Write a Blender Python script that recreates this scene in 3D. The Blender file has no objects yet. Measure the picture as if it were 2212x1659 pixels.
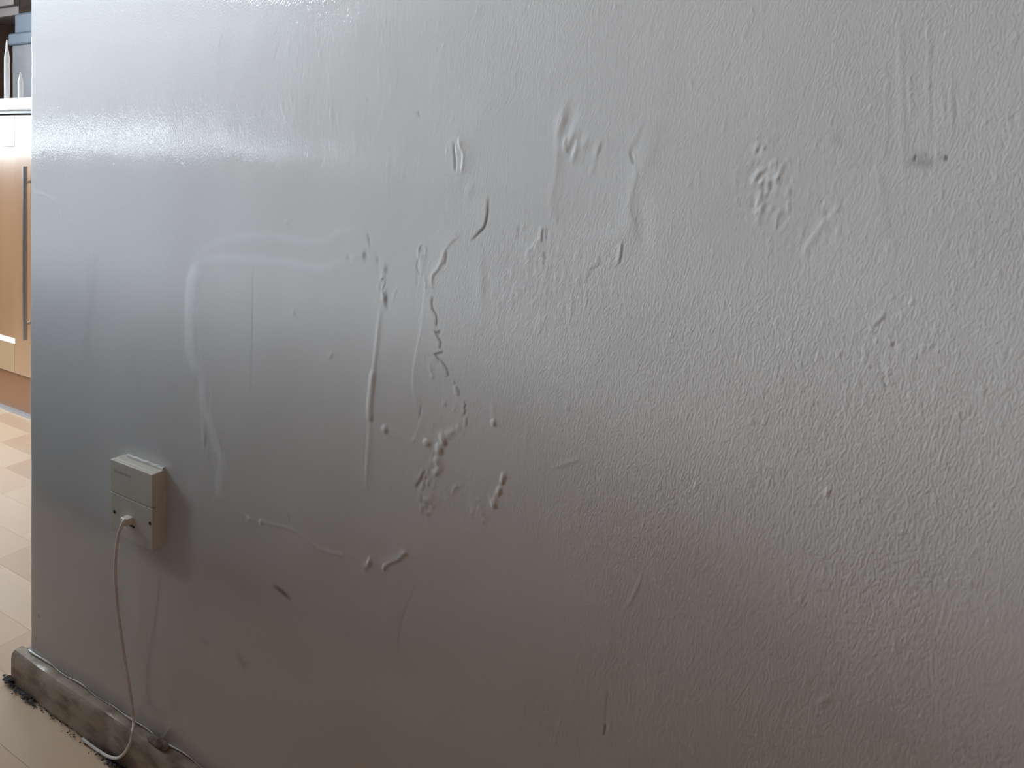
import bpy, bmesh, math, random
import numpy as np
from mathutils import Vector, Matrix

random.seed(7)
rng = np.random.default_rng(11)
scn = bpy.context.scene
COL = scn.collection

# ------------------------------------------------------------------ camera
CAM = (1.113, -0.553, 0.745)
F_PX, W_PX, H_PX, HOR = 1700.0, 2212.0, 1659.0, 280.0
YAW = math.radians(32.1)
cd = bpy.data.cameras.new('camera')
cam = bpy.data.objects.new('camera', cd)
COL.objects.link(cam)
cam.location = CAM
cam.rotation_euler = (math.pi / 2, 0, YAW)
cd.sensor_width = 36.0
cd.lens = F_PX * 36.0 / W_PX
cd.shift_y = -(H_PX / 2 - HOR) / W_PX
cd.clip_start = 0.02
scn.camera = cam

# ------------------------------------------------------------------ world, light, exposure
world = bpy.data.worlds.new('sky')
scn.world = world
world.use_nodes = True
bg = world.node_tree.nodes['Background']
bg.inputs[0].default_value = (0.80, 0.89, 1.0, 1)
bg.inputs[1].default_value = 9.0

def window_light(name, loc, sy, sz, power, col):
    d = bpy.data.lights.new(name, 'AREA')
    d.shape = 'RECTANGLE'
    d.size, d.size_y = sz, sy            # local x becomes world -z
    d.energy = power
    d.color = col
    o = bpy.data.objects.new(name, d)
    COL.objects.link(o)
    o.location = loc
    o.rotation_euler = (0, -math.pi / 2, 0)   # faces +x
    return o

WIN_X = -2.30
window_light('daylight_window', (WIN_X - 0.16, -1.675, 1.91), 1.85, 0.68, 206, (0.865, 0.95, 1.07))
window_light('daylight_kitchen_window', (WIN_X - 0.16, -0.01, 1.42), 0.62, 1.60, 43, (0.93, 0.97, 1.0))  # daylight from outside the unseen narrow kitchen window

scn.cycles.max_bounces = 4
scn.cycles.diffuse_bounces = 3
scn.cycles.glossy_bounces = 2
vs = scn.view_settings
vs.view_transform = 'Standard'
vs.look = 'None'
vs.exposure = 0.0
vs.gamma = 1.0
vs.use_curve_mapping = False
scn.display_settings.display_device = 'sRGB'

# ------------------------------------------------------------------ materials
def new_mat(name, color, rough=0.5, spec=0.5, metal=0.0, coat=0.0, coat_rough=0.1):
    m = bpy.data.materials.new(name)
    m.use_nodes = True
    b = m.node_tree.nodes['Principled BSDF']
    b.inputs['Base Color'].default_value = (*color, 1)
    b.inputs['Roughness'].default_value = rough
    b.inputs['Specular IOR Level'].default_value = spec
    b.inputs['Metallic'].default_value = metal
    b.inputs['Coat Weight'].default_value = coat
    b.inputs['Coat Roughness'].default_value = coat_rough
    return m

def N(m, t, **kw):
    n = m.node_tree.nodes.new(t)
    for k, v in kw.items():
        if k.startswith('i_'):
            n.inputs[k[2:]].default_value = v
        else:
            setattr(n, k, v)
    return n

def L(m, a, b):
    m.node_tree.links.new(a, b)

def noise_col(m, c1, c2, scale=8.0, stretch=(1, 1, 1), lo=0.35, hi=0.65, bump=0.0, bscale=None, detail=4.0):
    """object-space noise between two colours, with optional fine bump"""
    nt = m.node_tree
    b = nt.nodes['Principled BSDF']
    tc = N(m, 'ShaderNodeTexCoord')
    mp = N(m, 'ShaderNodeMapping')
    mp.inputs['Scale'].default_value = stretch
    L(m, tc.outputs['Object'], mp.inputs['Vector'])
    no = N(m, 'ShaderNodeTexNoise')
    no.inputs['Scale'].default_value = scale
    no.inputs['Detail'].default_value = detail
    L(m, mp.outputs['Vector'], no.inputs['Vector'])
    cr = N(m, 'ShaderNodeValToRGB')
    cr.color_ramp.elements[0].position = lo
    cr.color_ramp.elements[1].position = hi
    cr.color_ramp.elements[0].color = (*c1, 1)
    cr.color_ramp.elements[1].color = (*c2, 1)
    L(m, no.outputs['Fac'], cr.inputs['Fac'])
    L(m, cr.outputs['Color'], b.inputs['Base Color'])
    if bump:
        n2 = N(m, 'ShaderNodeTexNoise')
        n2.inputs['Scale'].default_value = bscale or scale * 4
        n2.inputs['Detail'].default_value = 3
        L(m, mp.outputs['Vector'], n2.inputs['Vector'])
        bp = N(m, 'ShaderNodeBump')
        bp.inputs['Strength'].default_value = 1.0
        bp.inputs['Distance'].default_value = bump
        L(m, n2.outputs['Fac'], bp.inputs['Height'])
        L(m, bp.outputs['Normal'], b.inputs['Normal'])
    return m

# --- the damaged painted wall: silk paint, brushed and rolled, with filler, scuffs and painted crack shade from mesh attributes
def wall_material():
    m = new_mat('silk_wall_paint', (0.70, 0.685, 0.66), rough=0.5, spec=0.25, coat=1.0, coat_rough=0.055)
    b = m.node_tree.nodes['Principled BSDF']
    tc = N(m, 'ShaderNodeTexCoord')
    at = N(m, 'ShaderNodeAttribute', attribute_name='marks')   # r scuffs and painted shade, g filler, b stipple strength
    sp = N(m, 'ShaderNodeSeparateColor')
    L(m, at.outputs['Color'], sp.inputs['Color'])
    # slow tone variation of old paint
    n0 = N(m, 'ShaderNodeTexNoise'); n0.inputs['Scale'].default_value = 3.0; n0.inputs['Detail'].default_value = 0.5
    L(m, tc.outputs['Object'], n0.inputs['Vector'])
    c0 = N(m, 'ShaderNodeValToRGB')
    c0.color_ramp.elements[0].position = 0.3; c0.color_ramp.elements[0].color = (0.675, 0.665, 0.65, 1)
    c0.color_ramp.elements[1].position = 0.7; c0.color_ramp.elements[1].color = (0.715, 0.70, 0.68, 1)
    L(m, n0.outputs['Fac'], c0.inputs['Fac'])
    mf = N(m, 'ShaderNodeMix', data_type='RGBA')
    mf.inputs[7].default_value = (0.80, 0.805, 0.81, 1)
    L(m, sp.outputs[1], mf.inputs[0]); L(m, c0.outputs['Color'], mf.inputs[6])
    ms = N(m, 'ShaderNodeMix', data_type='RGBA')
    ms.inputs[7].default_value = (0.07, 0.058, 0.05, 1)
    L(m, sp.outputs[0], ms.inputs[0]); L(m, mf.outputs[2], ms.inputs[6])
    L(m, ms.outputs[2], b.inputs['Base Color'])
    # roller stipple: short vertical drags
    vr = N(m, 'ShaderNodeVectorRotate', rotation_type='Y_AXIS'); vr.inputs['Angle'].default_value = math.radians(-14)
    L(m, tc.outputs['Object'], vr.inputs['Vector'])
    mp = N(m, 'ShaderNodeMapping'); mp.inputs['Scale'].default_value = (1.0, 1.0, 0.58)
    L(m, vr.outputs['Vector'], mp.inputs['Vector'])
    n1 = N(m, 'ShaderNodeTexNoise'); n1.inputs['Scale'].default_value = 680; n1.inputs['Detail'].default_value = 0.0
    L(m, mp.outputs['Vector'], n1.inputs['Vector'])
    # long brush drags
    mp3 = N(m, 'ShaderNodeMapping'); mp3.inputs['Scale'].default_value = (1.0, 1.0, 0.05)
    L(m, tc.outputs['Object'], mp3.inputs['Vector'])
    n3 = N(m, 'ShaderNodeTexNoise'); n3.inputs['Scale'].default_value = 260; n3.inputs['Detail'].default_value = 0.0
    L(m, mp3.outputs['Vector'], n3.inputs['Vector'])
    a2 = N(m, 'ShaderNodeMath', operation='MULTIPLY'); L(m, n1.outputs['Fac'], a2.inputs[0]); L(m, sp.outputs[2], a2.inputs[1])
    a3 = N(m, 'ShaderNodeMath', operation='MULTIPLY_ADD'); a3.inputs[1].default_value = 0.13
    L(m, n3.outputs['Fac'], a3.inputs[0]); L(m, a2.outputs[0], a3.inputs[2])
    bp = N(m, 'ShaderNodeBump'); bp.inputs['Strength'].default_value = 1.0; bp.inputs['Distance'].default_value = 0.00021
    L(m, a3.outputs[0], bp.inputs['Height'])
    L(m, bp.outputs['Normal'], b.inputs['Normal'])
    L(m, bp.outputs['Normal'], b.inputs['Coat Normal'])
    return m

M = {}
M['wall'] = wall_material()
M['plaster'] = noise_col(new_mat('room_wall_paint', (0.6, 0.58, 0.55), 0.8), (0.17, 0.105, 0.072), (0.20, 0.13, 0.09), 4)
M['terracotta'] = noise_col(new_mat('warm_wall_paint', (0.5, 0.28, 0.18), 0.8), (0.32, 0.165, 0.10), (0.36, 0.19, 0.12), 4)
M['splash'] = noise_col(new_mat('kitchen_wall_paint', (0.4, 0.36, 0.34), 0.7), (0.74, 0.65, 0.59), (0.80, 0.71, 0.65), 5)
M['ceiling'] = noise_col(new_mat('ceiling_paint', (0.7, 0.7, 0.68), 0.9), (0.30, 0.25, 0.20), (0.34, 0.285, 0.23), 3)
M['skirt'] = noise_col(new_mat('skirting_gloss', (0.5, 0.44, 0.38), 0.32), (0.20, 0.15, 0.11), (0.44, 0.365, 0.295), 22, (1, 1, 3), 0.32, 0.55, bump=0.0006, bscale=160)
M['caulk'] = noise_col(new_mat('caulk_bead', (0.7, 0.68, 0.66), 0.35), (0.40, 0.34, 0.30), (0.76, 0.74, 0.72), 45, (1, 1, 1), 0.30, 0.48, bump=0.0008, bscale=220)
M['crumb'] = noise_col(new_mat('crumbled_plaster', (0.3, 0.25, 0.2), 0.95, spec=0.2), (0.16, 0.12, 0.09), (0.44, 0.38, 0.32), 90, bump=0.0015, bscale=400)
M['grime_shade'] = noise_col(new_mat('black_grime_shade', (0.02, 0.02, 0.02), 0.8), (0.012, 0.011, 0.01), (0.05, 0.045, 0.04), 60, bump=0.002, bscale=200)
M['plastic'] = noise_col(new_mat('ivory_plastic', (0.72, 0.68, 0.60), 0.42), (0.69, 0.65, 0.57), (0.74, 0.70, 0.62), 12)
M['plug'] = noise_col(new_mat('plug_plastic', (0.78, 0.74, 0.66), 0.4), (0.76, 0.72, 0.64), (0.80, 0.76, 0.68), 30)
M['cable'] = noise_col(new_mat('white_cable', (0.8, 0.78, 0.75), 0.35), (0.72, 0.69, 0.65), (0.82, 0.80, 0.77), 30)
M['dark'] = noise_col(new_mat('dark_recess', (0.03, 0.027, 0.025), 0.6), (0.025, 0.022, 0.02), (0.04, 0.035, 0.03), 50)
M['print'] = noise_col(new_mat('grey_print', (0.33, 0.32, 0.30), 0.6), (0.46, 0.445, 0.41), (0.50, 0.485, 0.45), 80)
M['beech'] = noise_col(new_mat('beech_door', (0.55, 0.33, 0.18), 0.3, coat=1.0, coat_rough=0.22), (0.38, 0.21, 0.11), (0.46, 0.27, 0.15), 9, (1, 1, 0.12), 0.3, 0.7)
M['beechpale'] = noise_col(new_mat('beech_pale', (0.60, 0.44, 0.27), 0.35, coat=0.2, coat_rough=0.2), (0.44, 0.30, 0.17), (0.50, 0.35, 0.205), 9, (0.12, 1, 1), 0.3, 0.7)
M['plinth'] = noise_col(new_mat('plinth_wood', (0.42, 0.22, 0.12), 0.45), (0.28, 0.13, 0.06), (0.34, 0.165, 0.08), 9, (0.12, 1, 1), 0.3, 0.7)
M['carcass'] = noise_col(new_mat('carcass_board', (0.62, 0.55, 0.45), 0.6), (0.60, 0.53, 0.43), (0.64, 0.57, 0.47), 6)
M['steel'] = noise_col(new_mat('brushed_steel', (0.55, 0.57, 0.60), 0.32, metal=1.0), (0.52, 0.54, 0.57), (0.60, 0.62, 0.65), 40, (1, 1, 0.05))
M['worktop'] = noise_col(new_mat('worktop_laminate', (0.74, 0.77, 0.80), 0.22), (0.66, 0.70, 0.74), (0.80, 0.83, 0.86), 90, detail=2)
M['edgeband'] = noise_col(new_mat('worktop_edge_dark', (0.2, 0.21, 0.22), 0.4), (0.16, 0.17, 0.18), (0.24, 0.25, 0.26), 40)
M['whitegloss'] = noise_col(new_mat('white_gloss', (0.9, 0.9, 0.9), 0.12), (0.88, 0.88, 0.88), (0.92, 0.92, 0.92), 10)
M['bluejar'] = noise_col(new_mat('blue_grey_lid', (0.13, 0.19, 0.26), 0.4), (0.035, 0.055, 0.085), (0.05, 0.075, 0.11), 12)
M['greybody'] = noise_col(new_mat('grey_body', (0.36, 0.36, 0.39), 0.35), (0.10, 0.10, 0.112), (0.125, 0.125, 0.138), 12)
M['cupboard'] = noise_col(new_mat('wall_unit_wood', (0.30, 0.24, 0.22), 0.5), (0.11, 0.085, 0.08), (0.15, 0.12, 0.11), 9, (0.1, 1, 1))
M['frame'] = noise_col(new_mat('window_frame_white', (0.8, 0.8, 0.8), 0.3), (0.78, 0.78, 0.78), (0.82, 0.82, 0.82), 6)
M['tabletop'] = noise_col(new_mat('pale_table_top', (0.78, 0.77, 0.75), 0.42), (0.80, 0.80, 0.80), (0.86, 0.86, 0.86), 7, (0.15, 1, 1))
M['bluegrey'] = noise_col(new_mat('blue_grey_paint', (0.2, 0.25, 0.31), 0.5), (0.15, 0.22, 0.31), (0.19, 0.26, 0.35), 6)
M['trim_metal'] = noise_col(new_mat('threshold_metal', (0.45, 0.48, 0.52), 0.35, metal=0.6), (0.42, 0.45, 0.49), (0.50, 0.53, 0.57), 40, (0.1, 1, 1))

def floor_mat(name, c1, c2):
    m = new_mat(name, c1, rough=0.36, spec=0.5)
    return noise_col(m, tuple(min(1, 1.22 * v) for v in c1), tuple(min(1, 1.22 * v) for v in c2), 7, (0.10, 1.6, 1), 0.3, 0.7)
PLANKS = [floor_mat('laminate_strip_%d' % i, a, b) for i, (a, b) in enumerate([
    ((0.48, 0.325, 0.21), (0.54, 0.38, 0.255)),
    ((0.53, 0.375, 0.25), (0.58, 0.42, 0.29)),
    ((0.45, 0.295, 0.185), (0.51, 0.345, 0.225)),
    ((0.56, 0.415, 0.285), (0.61, 0.46, 0.325)),
])]
def laminate_base():
    m = new_mat('laminate_floor', (0.5, 0.36, 0.24), 0.36)
    b = m.node_tree.nodes['Principled BSDF']
    tc = N(m, 'ShaderNodeTexCoord')
    br = N(m, 'ShaderNodeTexBrick')
    br.inputs['Color1'].default_value = (0.36, 0.25, 0.165, 1)
    br.inputs['Color2'].default_value = (0.41, 0.31, 0.22, 1)
    br.inputs['Mortar'].default_value = (0.30, 0.20, 0.13, 1)
    br.inputs['Scale'].default_value = 1.0
    br.inputs['Mortar Size'].default_value = 0.0008
    br.inputs['Brick Width'].default_value = 0.40
    br.inputs['Row Height'].default_value = 0.066
    L(m, tc.outputs['Object'], br.inputs['Vector'])
    L(m, br.outputs['Color'], b.inputs['Base Color'])
    return m
M['floorbase'] = laminate_base()

def glass_mat():
    m = bpy.data.materials.new('window_glass')
    m.use_nodes = True
    nt = m.node_tree
    nt.nodes.clear()
    o = nt.nodes.new('ShaderNodeOutputMaterial')
    t = nt.nodes.new('ShaderNodeBsdfTransparent'); t.inputs[0].default_value = (0.95, 0.97, 0.97, 1)
    g = nt.nodes.new('ShaderNodeBsdfGlossy'); g.inputs['Roughness'].default_value = 0.02
    mx = nt.nodes.new('ShaderNodeMixShader'); mx.inputs[0].default_value = 0.06
    nt.links.new(t.outputs[0], mx.inputs[1]); nt.links.new(g.outputs[0], mx.inputs[2]); nt.links.new(mx.outputs[0], o.inputs[0])
    return m
M['glass'] = glass_mat()
def voile_mat():
    m = new_mat('pale_voile', (0.7, 0.7, 0.68), 0.9)
    noise_col(m, (0.66, 0.66, 0.64), (0.72, 0.72, 0.70), 200, (1, 1, 1))
    nt = m.node_tree
    t = nt.nodes.new('ShaderNodeBsdfTranslucent'); t.inputs[0].default_value = (0.6, 0.62, 0.64, 1)
    mx = nt.nodes.new('ShaderNodeMixShader'); mx.inputs[0].default_value = 0.10
    o = nt.nodes['Material Output']
    nt.links.new(nt.nodes['Principled BSDF'].outputs[0], mx.inputs[1]); nt.links.new(t.outputs[0], mx.inputs[2]); nt.links.new(mx.outputs[0], o.inputs[0])
    return m
M['voile'] = voile_mat()

# ------------------------------------------------------------------ helpers
def add_box(bm, lo, hi, bevel=0.0, seg=2):
    v = [bm.verts.new((x, y, z)) for x in (lo[0], hi[0]) for y in (lo[1], hi[1]) for z in (lo[2], hi[2])]
    F = [(0, 1, 3, 2), (4, 6, 7, 5), (0, 4, 5, 1), (2, 3, 7, 6), (0, 2, 6, 4), (1, 5, 7, 3)]
    fs = [bm.faces.new([v[i] for i in f]) for f in F]
    if bevel:
        es = list({e for f in fs for e in f.edges})
        bmesh.ops.bevel(bm, geom=es, offset=bevel, segments=seg, profile=0.5, affect='EDGES')

def add_tube(bm, pts, rad, seg=10, cap=True):
    pts = [Vector(p) for p in pts]
    n = len(pts)
    rads = rad if isinstance(rad, (list, tuple)) else [rad] * n
    prev = None
    rings = []
    for i, p in enumerate(pts):
        t = (pts[min(i + 1, n - 1)] - pts[max(i - 1, 0)]).normalized()
        if prev is None:
            ref = Vector((0, 0, 1)) if abs(t.z) < 0.9 else Vector((1, 0, 0))
            u = t.cross(ref).normalized()
        else:
            u = (prev - t * prev.dot(t)).normalized()
        prev = u
        w = t.cross(u)
        rings.append([bm.verts.new(p + (u * math.cos(a) + w * math.sin(a)) * rads[i]) for a in [2 * math.pi * k / seg for k in range(seg)]])
    for a, b in zip(rings, rings[1:]):
        for k in range(seg):
            bm.faces.new((a[k], a[(k + 1) % seg], b[(k + 1) % seg], b[k]))
    if cap:
        bm.faces.new(rings[0][::-1]); bm.faces.new(rings[-1])

def add_lathe(bm, prof, c=(0, 0, 0), seg=28):
    rings = []
    for r, z in prof:
        rings.append([bm.verts.new((c[0] + r * math.cos(2 * math.pi * k / seg), c[1] + r * math.sin(2 * math.pi * k / seg), c[2] + z)) for k in range(seg)])
    for a, b in zip(rings, rings[1:]):
        for k in range(seg):
            bm.faces.new((a[k], a[(k + 1) % seg], b[(k + 1) % seg], b[k]))
    bm.faces.new(rings[0][::-1]); bm.faces.new(rings[-1])

def spline(pts, n=10):
    """Catmull-Rom through the points"""
    P = [Vector(p) for p in pts]
    P = [P[0] * 2 - P[1]] + P + [P[-1] * 2 - P[-2]]
    out = []
    for i in range(1, len(P) - 2):
        a, b, c, d = P[i - 1], P[i], P[i + 1], P[i + 2]
        for k in range(n):
            t = k / n
            out.append(0.5 * ((2 * b) + (c - a) * t + (2 * a - 5 * b + 4 * c - d) * t * t + (3 * b - a - 3 * c + d) * t ** 3))
    out.append(P[-2])
    return out

def link(name, mesh, mat, parent=None, loc=None):
    o = bpy.data.objects.new(name, mesh)
    COL.objects.link(o)
    if mat is not None and not mesh.materials:
        mesh.materials.append(mat)
    if parent is not None:
        o.parent = parent
    if loc is not None:
        o.location = loc
    return o

def obj(name, bm, mat, parent=None, smooth=True, origin=None):
    bmesh.ops.recalc_face_normals(bm, faces=bm.faces)
    if origin is not None:
        bmesh.ops.translate(bm, verts=bm.verts, vec=-Vector(origin))
    me = bpy.data.meshes.new(name)
    bm.to_mesh(me); bm.free()
    if smooth:
        me.polygons.foreach_set('use_smooth', [True] * len(me.polygons))
        try:
            me.set_sharp_from_angle(angle=math.radians(35))
        except Exception:
            pass
    o = link(name, me, mat, parent)
    if origin is not None:
        o.location = origin
    return o

def boxobj(name, lo, hi, mat, parent=None, bevel=0.0, origin=None):
    bm = bmesh.new(); add_box(bm, lo, hi, bevel)
    return obj(name, bm, mat, parent, origin=origin)

def tag(o, label=None, cat=None, group=None, kind=None):
    if label: o['label'] = label
    if cat: o['category'] = cat
    if group: o['group'] = group
    if kind: o['kind'] = kind
    return o

def empty(name, loc):
    o = bpy.data.objects.new(name, None)
    COL.objects.link(o)
    o.location = loc
    o.empty_display_size = 0.05
    return o

def part(name, bm, mat, root, smooth=True):
    """mesh given in world space, parented to a root that only has a location"""
    bmesh.ops.translate(bm, verts=bm.verts, vec=-root.location)
    return obj(name, bm, mat, root, smooth)

def pbox(name, lo, hi, mat, root, bevel=0.0):
    bm = bmesh.new(); add_box(bm, lo, hi, bevel)
    return part(name, bm, mat, root, smooth=False)

# where a point of the photograph lies on the wall face (measured wall coordinates x, z in metres)
C32, S32 = math.cos(YAW), math.sin(YAW)
def onwall(px, py, y=0.0):
    k = (px - W_PX / 2) / F_PX
    dx, dy = k * C32 - S32, k * S32 + C32
    t = (y - CAM[1]) / dy
    return CAM[0] + dx * t, CAM[2] - (py - HOR) / F_PX * t

# ------------------------------------------------------------------ the damaged wall
WX1, WZ1 = 1.22, 0.87
def axis(a, b, s0, s1):
    out = [a]
    while out[-1] < b:
        f = (out[-1] - a) / (b - a)
        out.append(out[-1] + s0 + (s1 - s0) * f)
    out[-1] = b
    return np.array(out)
gx = np.concatenate([[0.0, 0.0003, 0.0008, 0.0016, 0.0026], axis(0.0038, WX1, 0.00150, 0.00098)])
gz = axis(0.0, WZ1, 0.00125, 0.00112)
NX, NZ = len(gx), len(gz)
GX, GZ = np.meshgrid(gx, gz, indexing='ij')
Hf = np.zeros((NX, NZ))          # metres towards the room
SCUFF_SHADE = np.zeros((NX, NZ)); FILL = np.zeros((NX, NZ)); STIP = np.zeros((NX, NZ))

def box_idx(xs, zs, pad):
    i0 = max(np.searchsorted(gx, min(xs) - pad) - 1, 0); i1 = min(np.searchsorted(gx, max(xs) + pad) + 1, NX)
    j0 = max(np.searchsorted(gz, min(zs) - pad) - 1, 0); j1 = min(np.searchsorted(gz, max(zs) + pad) + 1, NZ)
    return slice(i0, i1), slice(j0, j1)

def dense(pts, n=6):
    return [(p.x, p.y) for p in spline([(a, b, 0) for a, b in pts], n)] if len(pts) > 2 else pts

def wpts(pts, curve=True, jit=0.0):
    pts = dense(pts) if curve else pts
    w = np.array([onwall(*p) for p in pts])
    if jit:
        w = w + rng.normal(0, jit, w.shape)
    return w

def dist_to(w, X, Z):
    """distance, signed side and position along a polyline"""
    best = np.full(X.shape, 1e9); side = np.zeros(X.shape); along = np.zeros(X.shape)
    seg = np.hypot(*(w[1:] - w[:-1]).T); cum = np.concatenate([[0], np.cumsum(seg)])
    tot = max(cum[-1], 1e-9)
    for k in range(len(w) - 1):
        a, d = w[k], w[k + 1] - w[k]
        l2 = max(d @ d, 1e-14)
        t = np.clip(((X - a[0]) * d[0] + (Z - a[1]) * d[1]) / l2, 0, 1)
        ex, ez = X - a[0] - t * d[0], Z - a[1] - t * d[1]
        dd = np.hypot(ex, ez)
        m = dd < best
        best = np.where(m, dd, best)
        side = np.where(m, np.sign(d[0] * ez - d[1] * ex), side)
        along = np.where(m, (cum[k] + t * seg[k]) / tot, along)
    return best, side, along

MM = 0.001
HS = 0.5            # relief scale
def taper(al, e):
    return np.clip(np.minimum(al, 1 - al) / e, 0, 1) ** 0.6 if e else 1.0

def ridge(pts, w, h, jit=0.0, ends=0.15, fill=0.0, scuff_shade=0.0, curve=True, power=2.0):
    """raised (h>0) or sunken (h<0) line; w and h in mm"""
    P = wpts(pts, curve, jit * MM)
    s = box_idx(P[:, 0], P[:, 1], w * MM * 4)
    d, _, al = dist_to(P, GX[s], GZ[s])
    g = np.exp(-(d / (w * MM)) ** power) * taper(al, ends)
    Hf[s] += h * HS * MM * g
    if fill: FILL[s] = np.maximum(FILL[s], fill * g)
    if scuff_shade: SCUFF_SHADE[s] = np.maximum(SCUFF_SHADE[s], scuff_shade * g)  # colours in scuffs, and shade in cracks and beside ridges

def flap(pts, h, reach, edge=0.5, side=1, jit=0.0, ends=0.15, curve=True):
    """paint lifted on one side of a torn edge: sharp drop at the line, fading over reach (mm)"""
    P = wpts(pts, curve, jit * MM)
    s = box_idx(P[:, 0], P[:, 1], reach * MM * 3)
    d, sd, al = dist_to(P, GX[s], GZ[s])
    sg = d * sd * side
    g = np.where(sg > 0, np.exp(-sg / (reach * MM)), np.exp(-(sg / (edge * MM)) ** 2)) * taper(al, ends)
    Hf[s] += h * HS * MM * g

def blob(px, py, rx, rz, h, rot=0.0, p=2.0, scuff_shade=0.0, fill=0.0):
    """blister; radii and height in mm"""
    x, z = onwall(px, py)
    if p > 2.5:
        rx, rz, p, h = rx * 0.80, rz * 0.80, 3.2, h * 1.12
    s = box_idx([x], [z], max(rx, rz) * MM * 2.6)
    u, v = GX[s] - x, GZ[s] - z
    c, sn = math.cos(rot), math.sin(rot)
    q = ((u * c + v * sn) / (rx * MM)) ** 2 + ((-u * sn + v * c) / (rz * MM)) ** 2
    g = np.exp(-q ** (p / 2.0))
    Hf[s] += h * HS * MM * g
    if scuff_shade: SCUFF_SHADE[s] = np.maximum(SCUFF_SHADE[s], scuff_shade * g)
    if fill: FILL[s] = np.maximum(FILL[s], fill * g)

def patch(poly, h, soft=1.0, fill=0.0):
    """raised or sunken area with a soft border (mm)"""
    P = wpts(poly + [poly[0]], True)
    s = box_idx(P[:, 0], P[:, 1], soft * MM * 4)
    X, Z = GX[s], GZ[s]
    d, _, _ = dist_to(P, X, Z)
    ins = np.zeros(X.shape, bool)
    for a, b in zip(P, np.roll(P, -1, 0)):
        c = ((a[1] > Z) != (b[1] > Z))
        ins ^= c & (X < (b[0] - a[0]) * (Z - a[1]) / (b[1] - a[1] + 1e-15) + a[0])
    sd = np.where(ins, d, -d)
    g = 0.5 + 0.5 * np.tanh(sd / (soft * MM))
    Hf[s] += h * HS * MM * g
    if fill: FILL[s] = np.maximum(FILL[s], fill * g)

def smooth_noise(nx, nz, seed):
    """value noise with nx by nz cells over the grid"""
    r = np.random.default_rng(seed)
    A = r.normal(0, 1, (nx + 3, nz + 3))
    fx = GX / WX1 * nx; fz = GZ / WZ1 * nz
    i, j = np.floor(fx).astype(int).clip(0, nx), np.floor(fz).astype(int).clip(0, nz)
    u, v = fx - i, fz - j
    u, v = u * u * (3 - 2 * u), v * v * (3 - 2 * v)
    return (A[i, j] * (1 - u) + A[i + 1, j] * u) * (1 - v) + (A[i, j + 1] * (1 - u) + A[i + 1, j + 1] * u) * v

# broad waves of the old plaster
Hf += 0.55 * MM * smooth_noise(5, 3, 1) + 0.22 * MM * smooth_noise(16, 9, 2) + 0.05 * MM * smooth_noise(60, 24, 3)

# stipple strength: smooth on the filled left area, rough on the right and middle
def zone(px, py, rx, rz):
    x, z = onwall(px, py)
    return np.exp(-(((GX - x) / rx) ** 2 + ((GZ - z) / rz) ** 2))
STIP += 0.42 + 0.38 * (1 / (1 + np.exp(-(GX - 0.72) / 0.05)))
STIP += 0.55 * zone(1180, 660, 0.09, 0.07) + 0.35 * zone(1900, 800, 0.16, 0.12) + 0.3 * zone(1500, 900, 0.2, 0.1)
STIP += 0.12 * zone(300, 250, 0.4, 0.12) + 0.08 * zone(2000, 1000, 0.25, 0.25)
STIP -= 0.34 * zone(620, 830, 0.20, 0.16) + 0.2 * zone(300, 1300, 0.3, 0.2) + 0.30 * zone(1280, 400, 0.06, 0.05)
STIP *= 1.0 + 0.22 * smooth_noise(14, 10, 5)
STIP = np.clip(STIP, 0.08, 1.3)

# --- pale filler band around the repaired area on the left
ridge([(478, 1082), (473, 1048), (481, 1000), (466, 958), (455, 915), (441, 878), (437, 832), (432, 805)], 6.5, 0.55, fill=0.75, ends=0.08, power=4)
ridge([(430, 812), (418, 782), (411, 752), (410, 700), (411, 645), (416, 600), (430, 572)], 8.5, 0.6, fill=0.75, ends=0.08, power=4)
ridge([(416, 600), (430, 570), (470, 560), (540, 562), (620, 570), (690, 579), (735, 568), (775, 557)], 4.5, 0.30, fill=0.35, ends=0.12)
ridge([(425, 556), (455, 530), (500, 516), (580, 512), (660, 522), (705, 522), (735, 502), (785, 500)], 5.0, 0.25, fill=0.28, ends=0.15)
ridge([(482, 1000), (476, 965), (468, 930)], 1.2, 0.45, fill=0.6)
ridge([(432, 1010), (455, 870), (450, 830), (432, 760), (426, 690), (423, 620)], 0.9, 0.3, jit=0.5, ends=0.05, fill=0.3)
flap([(396, 800), (398, 770), (412, 785), (430, 815)], 0.5, 5, side=-1)
blob(441, 940, 3.2, 7.5, 1.3); blob(449, 983, 2.6, 4.5, 0.9); blob(446, 962, 2.0, 4.0, -0.5)
ridge([(460, 572), (470, 596)], 0.9, 0.5)
ridge([(546, 570), (546, 690), (543, 800), (540, 860)], 2.0, -0.28, scuff_shade=0.10)
# small pits and specks in the repaired area
for (a, b, r, h) in [(633, 675, 3.0, 0.9), (620, 480, 1.6, 0.8), (648, 532, 1.5, 0.6), (662, 523, 1.5, 0.6), (604, 552, 1.5, 0.5), (712, 770, 2.5, 0.7), (668, 813, 1.8, -0.6), (729, 745, 1.4, -0.6), (731, 716, 1.4, -0.6), (755, 762, 1.3, -0.6), (716, 765, 1.6, 0.6), (737, 800, 1.5, -0.5), (840, 1055, 1.4, 0.9), (690, 890, 1.2, -0.4), (724, 872, 1.2, 0.5), (618, 720, 1.6, 0.5), (595, 748, 3.0, 0.4), (535, 768, 1.4, -0.5)]:
    blob(a, b, r, r * 1.25, h)
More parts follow.
